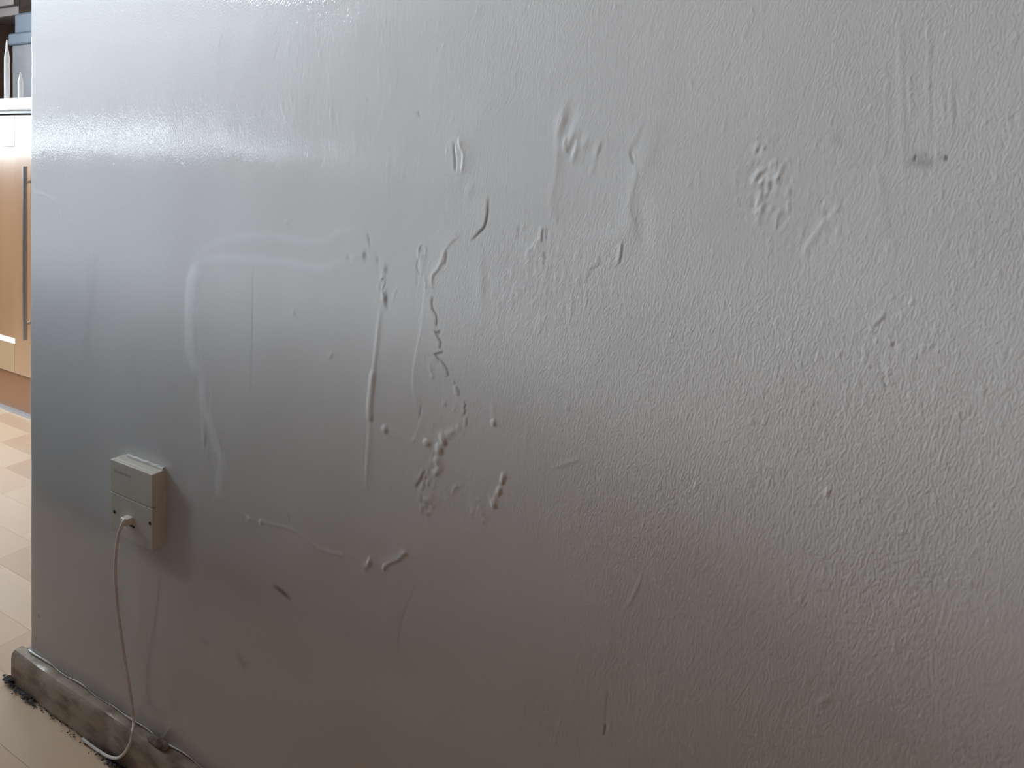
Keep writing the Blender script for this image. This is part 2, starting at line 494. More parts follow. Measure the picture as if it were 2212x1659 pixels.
# chips at the top right of the repaired area
for (a, b, rx, rz, h, s) in [(797, 519, 1.5, 5, -0.9, .25), (796, 530, 1.2, 3.0, 0.7, 0), (788, 555, 2.8, 4.5, -1.0, .35), (785, 547, 2, 3, .8, 0), (753, 559, 2.2, 3.2, -0.8, .2), (762, 556, 4, 1.6, 0.4, 0), (816, 561, 1.6, 3.0, -0.9, .25), (831, 579, 3.0, 4.5, 1.0, .1), (834, 583, 2.2, 3, -0.8, .3), (818, 621, 1.5, 4.0, 0.7, 0), (825, 592, 2.0, 3, .7, 0)]:
    blob(a, b, rx, rz, h, 0.15, scuff_shade=s)
ridge([(822, 604), (829, 597), (831, 613), (826, 625), (829, 636)], 1.0, 0.9, ends=0.05)
ridge([(826, 600), (832, 612), (827, 626), (831, 640)], 0.8, -0.9, scuff_shade=0.35, ends=0.05)
blob(829, 641, 2.6, 6.0, 1.5); blob(834, 648, 2.2, 5.5, -1.1, scuff_shade=0.55)
ridge([(835, 658), (837, 668)], 0.8, -0.9, scuff_shade=0.4)
ridge([(861, 620), (852, 634), (849, 657)], 1.0, 0.55)
# tall drip ridges
ridge([(822, 665), (818, 700), (814, 740), (808, 790), (802, 838)], 2.2, 0.9, ends=0.2)
ridge([(806, 800), (801, 850), (798, 880), (799, 912)], 3.4, 1.7, ends=0.12, power=3)
ridge([(799, 905), (797, 960), (792, 1010), (788, 1066)], 3.0, 0.55, ends=0.25)
ridge([(793, 905), (789, 960), (786, 1040)], 1.2, -0.25)
blob(804, 908, 2.0, 2.4, -0.8, scuff_shade=0.25)
flap([(919, 610), (915, 650), (911, 695), (902, 745), (893, 795), (890, 830), (895, 860), (906, 878)], 0.5, 9, side=1, ends=0.08)
flap([(906, 880), (903, 925), (893, 948)], 0.4, 8, side=1)
ridge([(908, 878), (907, 892), (904, 906)], 0.8, -1.0, scuff_shade=0.45)
# loop above
ridge([(905, 556), (903, 542), (910, 530), (919, 535), (919, 552)], 1.0, 0.8, ends=0.05)
ridge([(908, 545), (908, 534), (913, 529)], 1.0, -0.7, scuff_shade=0.35)
ridge([(903, 560), (901, 575), (904, 588), (909, 594)], 1.1, -0.7, scuff_shade=0.3)
ridge([(917, 595), (919, 610), (920, 625)], 0.9, 0.7); ridge([(902, 597), (901, 620)], 0.8, -0.5, scuff_shade=0.1)
blob(911, 567, 3.5, 11, 0.7)
# lifted edge and long crack in the middle
flap([(1055, 425), (1054, 445), (1053, 463), (1047, 489), (1038, 500), (1017, 521)], 1.1, 12, side=-1, ends=0.35)
ridge([(1055, 425), (1054, 445), (1053, 463), (1047, 489), (1038, 500), (1017, 521)], 0.9, -1.3, scuff_shade=0.75, ends=0.25)
flap([(995, 508), (978, 520), (964, 540), (962, 560), (952, 572), (934, 598), (936, 622)], 0.6, 8, side=-1, ends=0.1)
ridge([(964, 543), (964, 558), (962, 573)], 0.9, -0.9, scuff_shade=0.35)  # thin shade beside the lit ridge, put into the colour
ridge([(959, 538), (953, 567), (944, 583), (933, 598), (935, 622)], 1.6, 0.8)
crk = [(935, 640), (933, 655), (935, 668), (943, 681), (944, 693), (943, 706)]
for c in (crk, [(950, 712), (948, 720), (939, 716), (945, 726), (952, 738), (951, 755)], [(958, 761), (939, 765), (944, 772), (951, 780)], [(951, 778), (960, 788), (965, 797), (969, 814)]):
    ridge(c, 0.9, -1.2, scuff_shade=0.55, ends=0.08, curve=False)
    flap(c, 0.8, 5, side=-1, ends=0.15, curve=False)
for c in ([(979, 824), (981, 829)], [(983, 833), (988, 842), (988, 856)], [(999, 866), (1003, 874), (1000, 881), (1003, 886), (999, 895)], [(1005, 903), (1006, 912), (1004, 921)]):
    ridge(c, 1.1, 0.9, ends=0.05, curve=False)
    ridge([(a + 2.5, b + 1) for a, b in c], 0.8, -0.7, scuff_shade=0.28, ends=0.05, curve=False)  # shaded right side of each raised bit, darkened in the colour
ridge([(983, 835), (982, 845), (986, 853)], 0.9, 0.9)
for (a, b, r, h) in [(989, 925, 2.2, 1.0), (977, 932, 2.4, 1.2), (968, 940, 3.2, 1.3), (955, 943, 2.8, 1.2), (931, 800, 1.6, 0.8), (928, 793, 1.4, 0.6), (933, 813, 1.6, 0.9), (959, 871, 2.0, 0.9), (1000, 935, 1.3, 0.6)]:
    blob(a, b, r, r * 1.1, h)
# blisters
blob(948, 970, 5.2, 5.6, 2.6, p=3); blob(958, 954, 3.4, 4.2, 2.2, p=3); blob(952, 946, 2.5, 3.5, 1.6)
blob(921, 956, 4.6, 3.8, 1.9, p=3); blob(943, 996, 4.2, 5.0, 2.0, p=3); blob(947, 1014, 3.0, 5.6, 1.7, -0.6); blob(941, 1022, 2.2, 3.0, 1.1, -0.6)
blob(831, 927, 4.2, 4.4, 2.0, p=3); blob(893, 951, 1.6, 2.2, 0.9); blob(931, 997, 2.0, 3.2, 0.8); blob(934, 984, 1.6, 1.6, 0.6)
ridge([(833, 930), (870, 950), (905, 968), (935, 987)], 5.5, 0.55, ends=0.2)
# crumbled patch below the blisters
ridge([(919, 1020), (911, 1033), (902, 1048), (898, 1056)], 2.0, -1.2, scuff_shade=0.25, ends=0.1)
ridge([(914, 1017), (906, 1033), (898, 1049)], 1.6, 0.8)
for k in range(46):
    a = 906 + random.random() * 38; b = 1014 + random.random() * 98
    if abs(a - 925) > 24 - (b - 1014) * 0.12: continue
    blob(a, b, 0.9 + random.random() * 1.0, 1.2 + random.random() * 1.6, random.choice([-0.7, 0.6, 0.8]), scuff_shade=0.06)
blob(910, 1097, 2.2, 4, 1.0); blob(907, 1074, 2.5, 3.5, 0.8); blob(912, 1080, 1.6, 4, -0.8, scuff_shade=0.15)
# blisters further right
blob(1087, 1030, 2.6, 4.6, 1.9, -0.2, p=3); blob(1084, 1040, 2.2, 2.6, 1.3, p=3); blob(1077, 1061, 2.8, 5.4, 1.8, -0.3, p=3); blob(1067, 1088, 4.0, 4.8, 2.0, -0.3, p=3); blob(1060, 1076, 1.4, 3.6, 1.0, 0.3); blob(1069, 1075, 1.5, 2.2, 0.8)
blob(1066, 913, 2.8, 3.6, 1.7, p=3); blob(1067, 890, 3.5, 11, 0.35)
for (a, b) in [(1041, 1110), (1044, 1125), (1036, 1098), (978, 1062), (985, 1052), (1020, 1105)]:
    blob(a, b, 1.5, 2.6, 0.8, -0.4)
ridge([(975, 1056), (985, 1052), (1000, 1050)], 0.8, 0.4); ridge([(1025, 1082), (1040, 1078)], 0.8, 0.35)
blob(1225, 880, 1.8, 2.4, 0.9); blob(1138, 935, 2.0, 9, 0.35, -0.2)
ridge([(1190, 1012), (1215, 1004), (1240, 996), (1252, 990)], 1.4, 0.5)
# foot of the repaired area: string of blobs and a lifted edge
blob(537, 1121, 4.2, 2.6, 1.2); blob(564, 1128, 3.6, 3.6, 1.6, p=3)
ridge([(500, 1103), (520, 1110), (545, 1122), (581, 1132), (610, 1138), (636, 1147), (655, 1158)], 1.4, 0.55, jit=0.4, ends=0.1)
ridge([(655, 1158), (690, 1185), (720, 1196), (740, 1199)], 1.6, 0.55, jit=0.6)
blob(715, 1196, 3.5, 1.8, 0.9, 0.3); blob(735, 1199, 4, 1.8, 0.9, -0.3)
blob(797, 1215, 2.6, 5.4, 2.0, -0.35, p=3); blob(789, 1226, 3.6, 3, 1.7, -0.8); blob(761, 1203, 2, 1.6, 0.6)
ridge([(828, 1232), (831, 1219)], 1.3, 1.7); flap([(829, 1229), (842, 1217), (860, 1210), (870, 1200), (879, 1194)], 1.7, 4, side=1, ends=0.08)
ridge([(879, 1194), (890, 1198), (900, 1200), (907, 1210), (912, 1232)], 1.2, 0.5, jit=0.4)
blob(876, 1195, 2.6, 2.6, 1.2)
ridge([(905, 1250), (886, 1290), (868, 1340), (860, 1385), (858, 1420)], 0.8, -0.4, scuff_shade=0.12, jit=0.2)
ridge([(932, 1345), (927, 1358)], 1.0, 0.5); blob(770, 1119, 3.0, 1.2, 0.5)
ridge([(622, 1108), (625, 1128)], 0.8, -0.4, scuff_shade=0.2)
# upper middle: split, blister patch and cracks
ridge([(981, 308), (981, 325), (983, 340), (984, 372)], 1.1, -1.2, scuff_shade=0.6, ends=0.2)
flap([(991, 297), (993, 315), (1000, 330), (1000, 350), (998, 372)], 0.9, 7, side=1, ends=0.12)
ridge([(991, 297), (994, 318), (1000, 333), (999, 352), (997, 374)], 1.1, 0.8)
blob(986, 340, 7, 22, 0.7); blob(1013, 412, 4, 4.5, 0.7); ridge([(903, 240), (906, 254)], 0.9, -0.8, scuff_shade=0.3); ridge([(793, 212), (794, 220)], 0.9, -0.6, scuff_shade=0.2)
patch([(1210, 335), (1240, 312), (1290, 322), (1345, 318), (1366, 345), (1366, 400), (1352, 450), (1345, 490), (1280, 505), (1215, 480), (1196, 420), (1203, 370)], -0.9, 4.0)
flap([(1222, 250), (1205, 290), (1203, 345), (1199, 395), (1190, 425), (1192, 470)], 0.5, 14, 2.5, side=1, ends=0.12)
blob(1226, 264, 5.5, 11, -1.3, -0.35); blob(1212, 262, 4.5, 12, 1.1, -0.3)
ridge([(1222, 295), (1219, 312), (1223, 330)], 1.3, 1.0)
for (a, b, rz, h) in [(1232, 300, 7, .8), (1243, 318, 8, .8), (1252, 298, 6, -.6), (1240, 335, 6, .7), (1262, 312, 6, .7), (1290, 325, 6, .9), (1297, 322, 5, -.6), (1236, 320, 6, -.7)]:
    blob(a, b, 2.2, rz, h, -0.35)
flap([(1388, 255), (1372, 300), (1358, 322), (1369, 355), (1372, 385), (1362, 420), (1358, 452), (1368, 480), (1378, 525)], 0.6, 16, 2.0, side=-1, ends=0.15)
blob(1394, 310, 7, 18, 0.6, -0.3); blob(1400, 345, 5, 16, 0.4, -0.4); blob(1385, 480, 7, 22, -0.9)
ridge([(1361, 326), (1364, 340), (1370, 356)], 1.0, -1.1, scuff_shade=0.4)
ridge([(1342, 523), (1340, 545), (1335, 570)], 1.3, 1.2, ends=0.1); ridge([(1345, 523), (1343, 545), (1338, 570)], 0.9, -0.9, scuff_shade=0.3, ends=0.1)  # second line paints the ridge's shaded side
ridge([(1121, 488), (1120, 515)], 0.9, -0.8, scuff_shade=0.25); ridge([(1170, 490), (1168, 503), (1168, 522)], 1.1, 0.9); ridge([(1173, 495), (1172, 524)], 0.8, -0.8, scuff_shade=0.25)
ridge([(1182, 493), (1181, 520)], 0.9, -0.9, scuff_shade=0.35); ridge([(1176, 545), (1179, 562)], 1.2, -0.9, scuff_shade=0.25)
flap([(1168, 512), (1150, 530), (1133, 552)], 0.6, 5, side=1); ridge([(1296, 553), (1295, 572), (1272, 585)], 1.0, -0.5, scuff_shade=0.12)
flap([(1300, 568), (1275, 583), (1262, 610)], 0.5, 8, side=-1)
blob(1040, 620, 7, 20, 0.8); blob(1050, 600, 4, 20, -0.5)
for k in range(190):
    a = random.gauss(1170, 62); b = random.gauss(610, 62)
    blob(a, b, 0.7 + random.random() * 0.5, 1.6 + random.random() * 2.4, random.choice([-0.35, 0.4, 0.45]), -0.08)
# wrinkled skin on the right
for pts, w, h in [([(1642, 309), (1635, 318), (1629, 330)], 1.5, 1.1), ([(1651, 313), (1647, 326)], 1.3, 1.1), ([(1640, 318), (1636, 335)], 1.1, -.8), ([(1668, 347), (1665, 365)], 1.3, 1.0), ([(1677, 343), (1671, 372)], 1.5, 1.1), ([(1673, 352), (1669, 368)], 1.1, -.8), ([(1692, 352), (1680, 380), (1664, 392)], 1.6, .9), ([(1655, 362), (1640, 372), (1630, 386), (1624, 402)], 1.8, 1.2), ([(1658, 372), (1646, 380), (1634, 394)], 1.3, -.9), ([(1651, 388), (1643, 396), (1634, 400)], 2.0, 1.1), ([(1662, 384), (1654, 400)], 1.2, .8), ([(1643, 412), (1640, 430), (1634, 446)], 1.7, 1.2), ([(1634, 420), (1628, 440), (1622, 456)], 1.2, -.8), ([(1652, 440), (1638, 455), (1628, 466)], 1.4, 1.0), ([(1648, 452), (1634, 474)], 1.2, .9), ([(1640, 470), (1636, 490)], 1.4, .7), ([(1706, 405), (1703, 422)], 1.1, .8), ([(1681, 458), (1674, 498)], 1.2, .8), ([(1684, 470), (1680, 482)], 1.1, -.7), ([(1710, 458), (1690, 480), (1676, 495)], 1.2, -.6), ([(1784, 468), (1776, 486), (1766, 500), (1752, 520), (1738, 545), (1734, 560)], 2.3, 0.75), ([(1790, 455), (1782, 470)], 1.3, -.9), ([(1808, 445), (1803, 460)], 1.2, .8), ([(1777, 430), (1775, 442)], 1.1, -.8), ([(1824, 425), (1817, 445)], 1.2, -.5), ([(1800, 490), (1795, 510)], 1.2, -.5), ([(1793, 515), (1788, 530)], 1.1, -.6)]:
    ridge(pts, w * 0.9, h * 0.8, ends=0.2)
blob(1636, 362, 8, 5, -0.7, 0.6); blob(1650, 345, 8, 5, 0.6, 0.6); blob(1742, 520, 10, 18, -0.5, -0.5)
for k in range(60):
    a = random.gauss(1660, 35); b = random.gauss(400, 60)
    ridge([(a, b), (a - 3 - random.random() * 3, b + 8 + random.random() * 9)], 1.0, random.choice([0.35, 0.45, -0.35]))
flap([(1893, 360), (1902, 402), (1908, 450), (1913, 490), (1918, 520)], 0.35, 16, 2.0, side=-1, ends=0.2)
ridge([(1913, 672), (1908, 685), (1897, 694), (1886, 703)], 1.4, 0.8); ridge([(1915, 674), (1910, 687), (1899, 697), (1888, 707)], 1.0, -0.8, scuff_shade=0.15)  # sunken line beside the ridge carries its shade in the colour
ridge([(1895, 765), (1904, 795), (1913, 825), (1918, 850)], 1.4, -0.4)
patch([(1800, 300), (1860, 285), (1915, 300), (1908, 330), (1830, 330)], 0.35, 3)
for (a, b, h) in [(1927, 640, .7), (1970, 650, .5), (1812, 762, .8), (1866, 780, .8), (1894, 735, .7), (1925, 740, .9), (1930, 745, -.7), (1975, 770, .7), (1965, 790, .5), (1883, 712, .6), (1785, 1062, .9), (1783, 998, .5), (1450, 725, .7), (1730, 1298, .9), (1810, 1410, .5), (1504, 1050, .7), (1424, 1045, .6), (1430, 1070, .5), (1540, 545, .5)]:
    ridge([(a + 2, b - 5), (a - 2, b + 6)], 1.1, h)
ridge([(1792, 1052), (1788, 1066), (1783, 1076)], 1.4, 0.7)
ridge([(1386, 1248), (1376, 1272), (1362, 1298), (1352, 1312)], 1.3, 0.6); ridge([(1389, 1250), (1379, 1275), (1365, 1301)], 1.0, -0.4)
ridge([(1790, 1502), (1782, 1514), (1764, 1522)], 1.4, 0.6)
ridge([(1313, 1490), (1308, 1530), (1306, 1560)], 0.7, -0.4, scuff_shade=0.25); ridge([(1307, 1564), (1306, 1575), (1303, 1590)], 0.9, -0.6, scuff_shade=0.65)
# long roller drags at the top right
for x0, y0, y1, h in [(1940, 20, 380, .30), (1948, 40, 420, .34), (1962, 140, 260, .4), (2004, 30, 300, .36), (2008, 120, 330, .3), (2052, 150, 320, .3), (2034, 180, 290, .25), (2063, 210, 260, .3), (1910, 120, 310, .2)]:
    ridge([(x0, y0), (x0 + 4, (y0 + y1) / 2), (x0 + 5, y1)], 0.9, h * random.choice([1, 1, -1]), ends=0.3)
# scuffs on the paint
ridge([(589, 1266), (600, 1272), (613, 1282), (629, 1296)], 2.3, -0.15, scuff_shade=0.75, ends=0.35)
blob(522, 1429, 9, 5, 0.05, -0.7, scuff_shade=0.22); blob(530, 1435, 5, 4, 0.0, 0, scuff_shade=0.18); blob(443, 1388, 6, 4, 0.0, 0, scuff_shade=0.12)
blob(1990, 352, 7, 3.0, 0.0, 0, scuff_shade=0.34); blob(1984, 343, 3.5, 4.5, 0.0, -0.2, scuff_shade=0.25); blob(2001, 346, 2.6, 4.0, 0.0, 0, scuff_shade=0.2)
ridge([(1979, 334), (1973, 349)], 0.9, -0.5, scuff_shade=0.75); ridge([(2001, 329), (2000, 338)], 0.8, -0.3, scuff_shade=0.35); ridge([(2044, 333), (2043, 350)], 1.1, -0.7, scuff_shade=0.85, ends=0.4)
blob(84, 1331, 1.6, 2.2, -0.3, scuff_shade=0.8); blob(77, 1380, 1.2, 1.6, -0.2, scuff_shade=0.6); blob(1805, 300, 3.5, 5, 0.3, scuff_shade=0.18)
ridge([(209, 525), (203, 600), (192, 700), (178, 800)], 9, 0.0, scuff_shade=0.07, ends=0.3); ridge([(196, 540), (188, 640)], 4, 0.1, scuff_shade=0.05)
ridge([(70, 415), (95, 420), (122, 436)], 1.6, 0.35, fill=0.4); ridge([(85, 60), (120, 35), (150, 15)], 6, 0.25, fill=0.2)
# curl of loose paint just above the skirting
ridge([(372, 1556), (362, 1580), (351, 1594), (338, 1604)], 1.2, 1.2, fill=0.5, ends=0.3)
# loose random nibs everywhere
for k in range(420):
    a = 80 + random.random() * 2130; b = random.random() * 1640
    blob(a, b, 0.8 + random.random() * 0.5, 1.2 + random.random() * 2.2, random.choice([-0.25, 0.3, 0.4]) * (0.5 + random.random()), -0.1)
for k in range(3600):
    a = 950 + 1260 * random.random() ** 0.85; b = random.random() * 1650
    d = math.exp(-((a - 1180) / 130) ** 2 - ((b - 650) / 120) ** 2) + 0.8 * math.exp(-((a - 1880) / 240) ** 2 - ((b - 790) / 190) ** 2) + 0.5 * math.exp(-((a - 1560) / 330) ** 2 - ((b - 900) / 160) ** 2)
    if random.random() > 0.14 + d: continue
    blob(a, b, 0.75 + random.random() * 0.45, 1.1 + random.random() * 1.7, random.choice([-0.28, 0.30, 0.42]) * (0.5 + random.random() * 0.8), -0.10 - 0.16 * (a - 950) / 1260)
# fine brush drags in the glossy upper left
for k in range(420):
    a = 75 + 900 * random.random(); b = random.random() * 470
    ridge([(a, b), (a + 3, b + 14 + random.random() * 22)], 1.2, random.choice([-0.16, 0.18, 0.24]) * (0.5 + random.random()), ends=0.4)

# fade relief to nothing at the borders and round the free end of the wall
fade = np.clip((WX1 - GX) / 0.04, 0, 1) * np.clip((WZ1 - GZ) / 0.03, 0, 1) * np.clip(GZ / 0.02, 0, 1)
fade = fade * fade * (3 - 2 * fade)
Hf *= fade
R = 0.0036
arris = R - np.sqrt(np.clip(R * R - np.clip(R - GX, 0, R) ** 2, 0, None))
nick = 0.0009 * (smooth_noise(8, 46, 8) * 0.5 + smooth_noise(8, 120, 9) * 0.4)
xoff = np.where(GX < 0.006, np.abs(nick) * np.clip(1 - GX / 0.006, 0, 1), 0)
VX = GX + xoff
VY = -Hf + arris

def wall_mesh():
    TH = 0.12
    nv = NX * NZ
    co = np.empty((nv, 3), np.float32)
    co[:, 0] = VX.ravel(); co[:, 1] = VY.ravel(); co[:, 2] = GZ.ravel()
    ii = np.arange(nv).reshape(NX, NZ)
    q = np.stack([ii[:-1, :-1], ii[1:, :-1], ii[1:, 1:], ii[:-1, 1:]], -1).reshape(-1, 4)
    X2, Z2 = 3.20, 2.40
    ex = [(WX1, 0, 0), (X2, 0, 0), (X2, 0, Z2), (WX1, 0, Z2), (WX1, 0, WZ1), (R, 0, WZ1), (R, 0, Z2),
          (0.0011, 0.0011, WZ1), (0.0011, 0.0011, Z2), (0, R, WZ1), (0, R, Z2),
          (0, R, 0), (0, TH, 0), (0, TH, Z2), (X2, TH, 0), (X2, TH, Z2), (0, R, WZ1)]
    b = nv
    eq = [[b, b + 1, b + 2, b + 3], [b + 5, b + 4, b + 3, b + 6], [b + 7, b + 5, b + 6, b + 8], [b + 9, b + 7, b + 8, b + 10],
          [b + 12, b + 11, b + 10, b + 13], [b + 14, b + 12, b + 13, b + 15], [b + 13, b + 10, b + 2, b + 15], [b + 1, b + 14, b + 15, b + 2]]
    co = np.vstack([co, np.array(ex, np.float32)])
    q = np.vstack([q, np.array(eq)]).astype(np.int32)
    me = bpy.data.meshes.new('wall_front')
    me.vertices.add(len(co)); me.vertices.foreach_set('co', co.ravel())
    me.loops.add(q.size); me.loops.foreach_set('vertex_index', q.ravel())
    me.polygons.add(len(q))
    me.polygons.foreach_set('loop_start', np.arange(0, q.size, 4, dtype=np.int32))
    me.polygons.foreach_set('loop_total', np.full(len(q), 4, np.int32))
    me.update(calc_edges=True)
    sm = np.ones(len(q), bool); sm[-len(eq):] = False
    me.polygons.foreach_set('use_smooth', sm)
    at = me.attributes.new('marks', 'FLOAT_COLOR', 'POINT')
    c = np.zeros((len(co), 4), np.float32); c[:, 3] = 1; c[:, 2] = 0.7
    c[:nv, 0] = np.clip(SCUFF_SHADE * fade, 0, 1).ravel(); c[:nv, 1] = np.clip(FILL, 0, 1).ravel(); c[:nv, 2] = STIP.ravel()
    at.data.foreach_set('color', c.ravel())
    me.validate()
    return me

wall = link('wall_front', wall_mesh(), M['wall'])
tag(wall, 'grey-white painted wall with cracked, blistered and patched paint', 'wall', kind='structure')

# ------------------------------------------------------------------ rest of the room shell
XR, YB, YK, ZC = 3.20, -4.60, 1.10, 2.40
floor = boxobj('floor', (WIN_X - 0.2, YB - 0.1, -0.10), (XR + 0.1, YK + 0.1, -0.0015), M['floorbase'])
tag(floor, 'beech-coloured strip laminate floor running into the kitchen', 'floor', kind='structure')
tag(boxobj('ceiling', (WIN_X - 0.2, YB - 0.1, ZC), (XR + 0.1, YK + 0.1, ZC + 0.1), M['ceiling']), 'plain white ceiling above the room', 'ceiling', kind='structure')
tag(boxobj('wall_right', (XR, YB, 0), (XR + 0.1, YK, ZC), M['terracotta']), 'plain wall to the right of the damaged wall', 'wall', kind='structure')
tag(boxobj('wall_back', (WIN_X, YB - 0.1, 0), (XR, YB, ZC), M['plaster']), 'plain wall behind the camera', 'wall', kind='structure')
tag(boxobj('wall_kitchen', (WIN_X, YK, 0), (XR, YK + 0.1, ZC), M['splash']), 'brownish kitchen wall above the worktop', 'wall', kind='structure')

# window wall with two openings
W1 = (-2.60, -0.75, 0.640, 2.25)      # y0 y1 z0 z1
W2 = (-0.32, 0.30, 0.62, 2.22)
bm = bmesh.new()
x0, x1 = WIN_X - 0.15, WIN_X
for lo, hi in [((YB, 0), (W1[0], ZC)), ((W1[0], 0), (W1[1], W1[2])), ((W1[0], W1[3]), (W1[1], ZC)), ((W1[1], 0), (W2[0], ZC)), ((W2[0], 0), (W2[1], W2[2])), ((W2[0], W2[3]), (W2[1], ZC)), ((W2[1], 0), (YK, ZC))]:
    add_box(bm, (x0, lo[0], lo[1]), (x1, hi[0], hi[1]))
tag(obj('wall_left', bm, M['plaster'], smooth=False), 'end wall with its two window openings', 'wall', kind='structure')
def make_window(name, W, mull, label, cat):
    y0, y1, z0, z1 = W
    r = empty(name, (WIN_X - 0.08, (y0 + y1) / 2, z0))
    tag(r, label, cat, kind='structure')
    bm = bmesh.new()
    f = 0.05
    xa, xb = WIN_X - 0.11, WIN_X - 0.05
    add_box(bm, (xa, y0, z0), (xb, y0 + f, z1)); add_box(bm, (xa, y1 - f, z0), (xb, y1, z1))
    add_box(bm, (xa, y0 + f, z0), (xb, y1 - f, z0 + f)); add_box(bm, (xa, y0 + f, z1 - f), (xb, y1 - f, z1))
    part('window_frame', bm, M['frame'], r)
    for t in mull:
        ym = y0 + (y1 - y0) * t
        pbox('mullion', (xa + 0.005, ym - 0.025, z0 + f), (xb - 0.005, ym + 0.025, z1 - f), M['frame'], r, 0.004)
    pbox('pane', (WIN_X - 0.085, y0 + f, z0 + f), (WIN_X - 0.081, y1 - f, z1 - f), M['glass'], r)
    pbox('window_sill', (WIN_X - 0.05, y0 - 0.04, z0 - 0.03), (WIN_X + 0.05, y1 + 0.04, z0), M['frame'], r, 0.004)
make_window('window_1', W1, [0.33, 0.67], 'white framed window in the end wall', 'window')
make_window('window_2', W2, [], 'tall narrow window by the kitchen units', 'window')

# half-height curtain added out of view; its hem gap shapes the reflected streak
def streak_curtain():
    r = empty('streak_curtain', (WIN_X - 0.02, -1.675, 0.77))
    tag(r, 'unseen pale half-height pleated curtain, added to shape the reflected streak', 'curtain')
    hem = lambda y: 0.757 + 0.004 * math.sin(y * 13) - 0.045 * min(max((-1.75 - y) / 0.6, 0), 1) ** 1.5
    bm = bmesh.new(); cols = []
    n = 240
    for i in range(n + 1):
        y = W1[0] + 0.01 + (W1[1] - W1[0] - 0.02) * i / n
        ph = 60 * (y + 0.02 * math.sin(y * 9))
        col = []
        for k in range(7):
            f = k / 6
            col.append(bm.verts.new((WIN_X - 0.022 + (0.006 + 0.007 * (1 - f)) * math.sin(ph), y, hem(y) * (1 - f) + f * 1.572)))
        cols.append(col)
    for a, c in zip(cols, cols[1:]):
        for k in range(6):
            bm.faces.new((a[k], c[k], c[k + 1], a[k + 1]))
    part('cloth', bm, M['voile'], r)
    bm = bmesh.new(); add_tube(bm, [(WIN_X - 0.022, W1[0] + 0.002, 1.578), (WIN_X - 0.022, W1[1] - 0.002, 1.578)], 0.006, 10)
    part('rod', bm, M['steel'], r)
streak_curtain()

# ------------------------------------------------------------------ floor strips near the wall end and in the kitchen
STRIP = 0.066
lib = {}
prng = random.Random(21)
def plank_mesh(w, l, m):
    key = (round(w, 3), round(l, 2), m)
    if key not in lib:
        b = bmesh.new()
        add_box(b, (0, 0, -0.0015), (l - 0.0003, w - 0.0003, 0.0))
        me = bpy.data.meshes.new('plank'); 
        bmesh.ops.recalc_face_normals(b, faces=b.faces)
        b.to_mesh(me); b.free(); me.materials.append(PLANKS[m]); lib[key] = me
    return lib[key]
for r in range(17):
    y = -0.602 + r * STRIP
    x = -1.75 - prng.random() * 0.3
    last = -1
    while x < 0.62:
        l = prng.choice([0.26, 0.32, 0.38, 0.44])
        m = prng.choice([k for k in (0, 1, 1, 2, 3, 3) if k != last]); last = m
        if not (x > 0.03 and y > 0.0):
            p = link('plank', plank_mesh(STRIP, l, m), None, floor, (x, y, 0))
        x += l

# ------------------------------------------------------------------ skirting board along the wall and round its end
SK, SH = 0.0155, 0.044
sk = empty('baseboard_front', (0.0, 0.0, 0.0))
tag(sk, 'low chipped white skirting board along the foot of the damaged wall', 'skirting', kind='structure')
def skirting_run(L0, L1, flip=False):
    """moulded profile swept along x with small dents"""
    prof = [(0.0, 0.0012), (-SK, 0.0012), (-SK, SH - 0.010), (-SK + 0.0012, SH - 0.004), (-SK + 0.0045, SH - 0.0006), (-0.006, SH), (0.0, SH - 0.001)]
    n = int((L1 - L0) / 0.006) + 1
    b = bmesh.new(); rings = []
    rr = random.Random(3)
    ph = [rr.random() * 6 for _ in range(4)]
    for i in range(n + 1):
        x = L0 + (L1 - L0) * i / n
        wv = 0.0006 * math.sin(x * 31 + ph[0]) + 0.0004 * math.sin(x * 83 + ph[1])
        ch = 0.0022 * max(0, math.sin(x * 57 + ph[2]) * math.sin(x * 23 + ph[3]) - 0.45)
        ring = []
        for k, (py, pz) in enumerate(prof):
            dy = wv if k in (1, 2, 3, 4) else 0
            dz = -ch * 1.4 if k in (3, 4) else 0
            dy += ch * 1.5 if k in (2, 3) else 0
            ring.append(b.verts.new((x, py + dy, pz + dz)))
        rings.append(ring)
    for a, c in zip(rings, rings[1:]):
        for k in range(len(prof) - 1):
            b.faces.new((a[k], a[k + 1], c[k + 1], c[k]))
    b.faces.new(rings[0]); b.faces.new(rings[-1][::-1])
    return b
# along the wall face
part('front_board', skirting_run(-SK - 0.004, 3.17), M['skirt'], sk)
# return around the free end: same profile along +y, with a lobed top where it was cut and caulked
b = skirting_run(0.0, 0.12)
for v in b.verts:
    x, y, z = v.co
    v.co = (y * 1.0 - 0.0, x, z)
part('end_board', b, M['skirt'], sk)
# rounded plaster lump over the corner
b = bmesh.new()
for i in range(3):
    pass
bmesh.ops.create_uvsphere(b, u_segments=18, v_segments=10, radius=1.0)
for v in b.verts:
    n = 1 + 0.08 * math.sin(v.co.x * 5 + v.co.z * 7)
    v.co = Vector((v.co.x * 0.014 * n, v.co.y * 0.017 * n, v.co.z * 0.026 * n)) + Vector((-0.007, 0.026, SH + 0.002))
part('filler_lump', b, M['caulk'], sk)
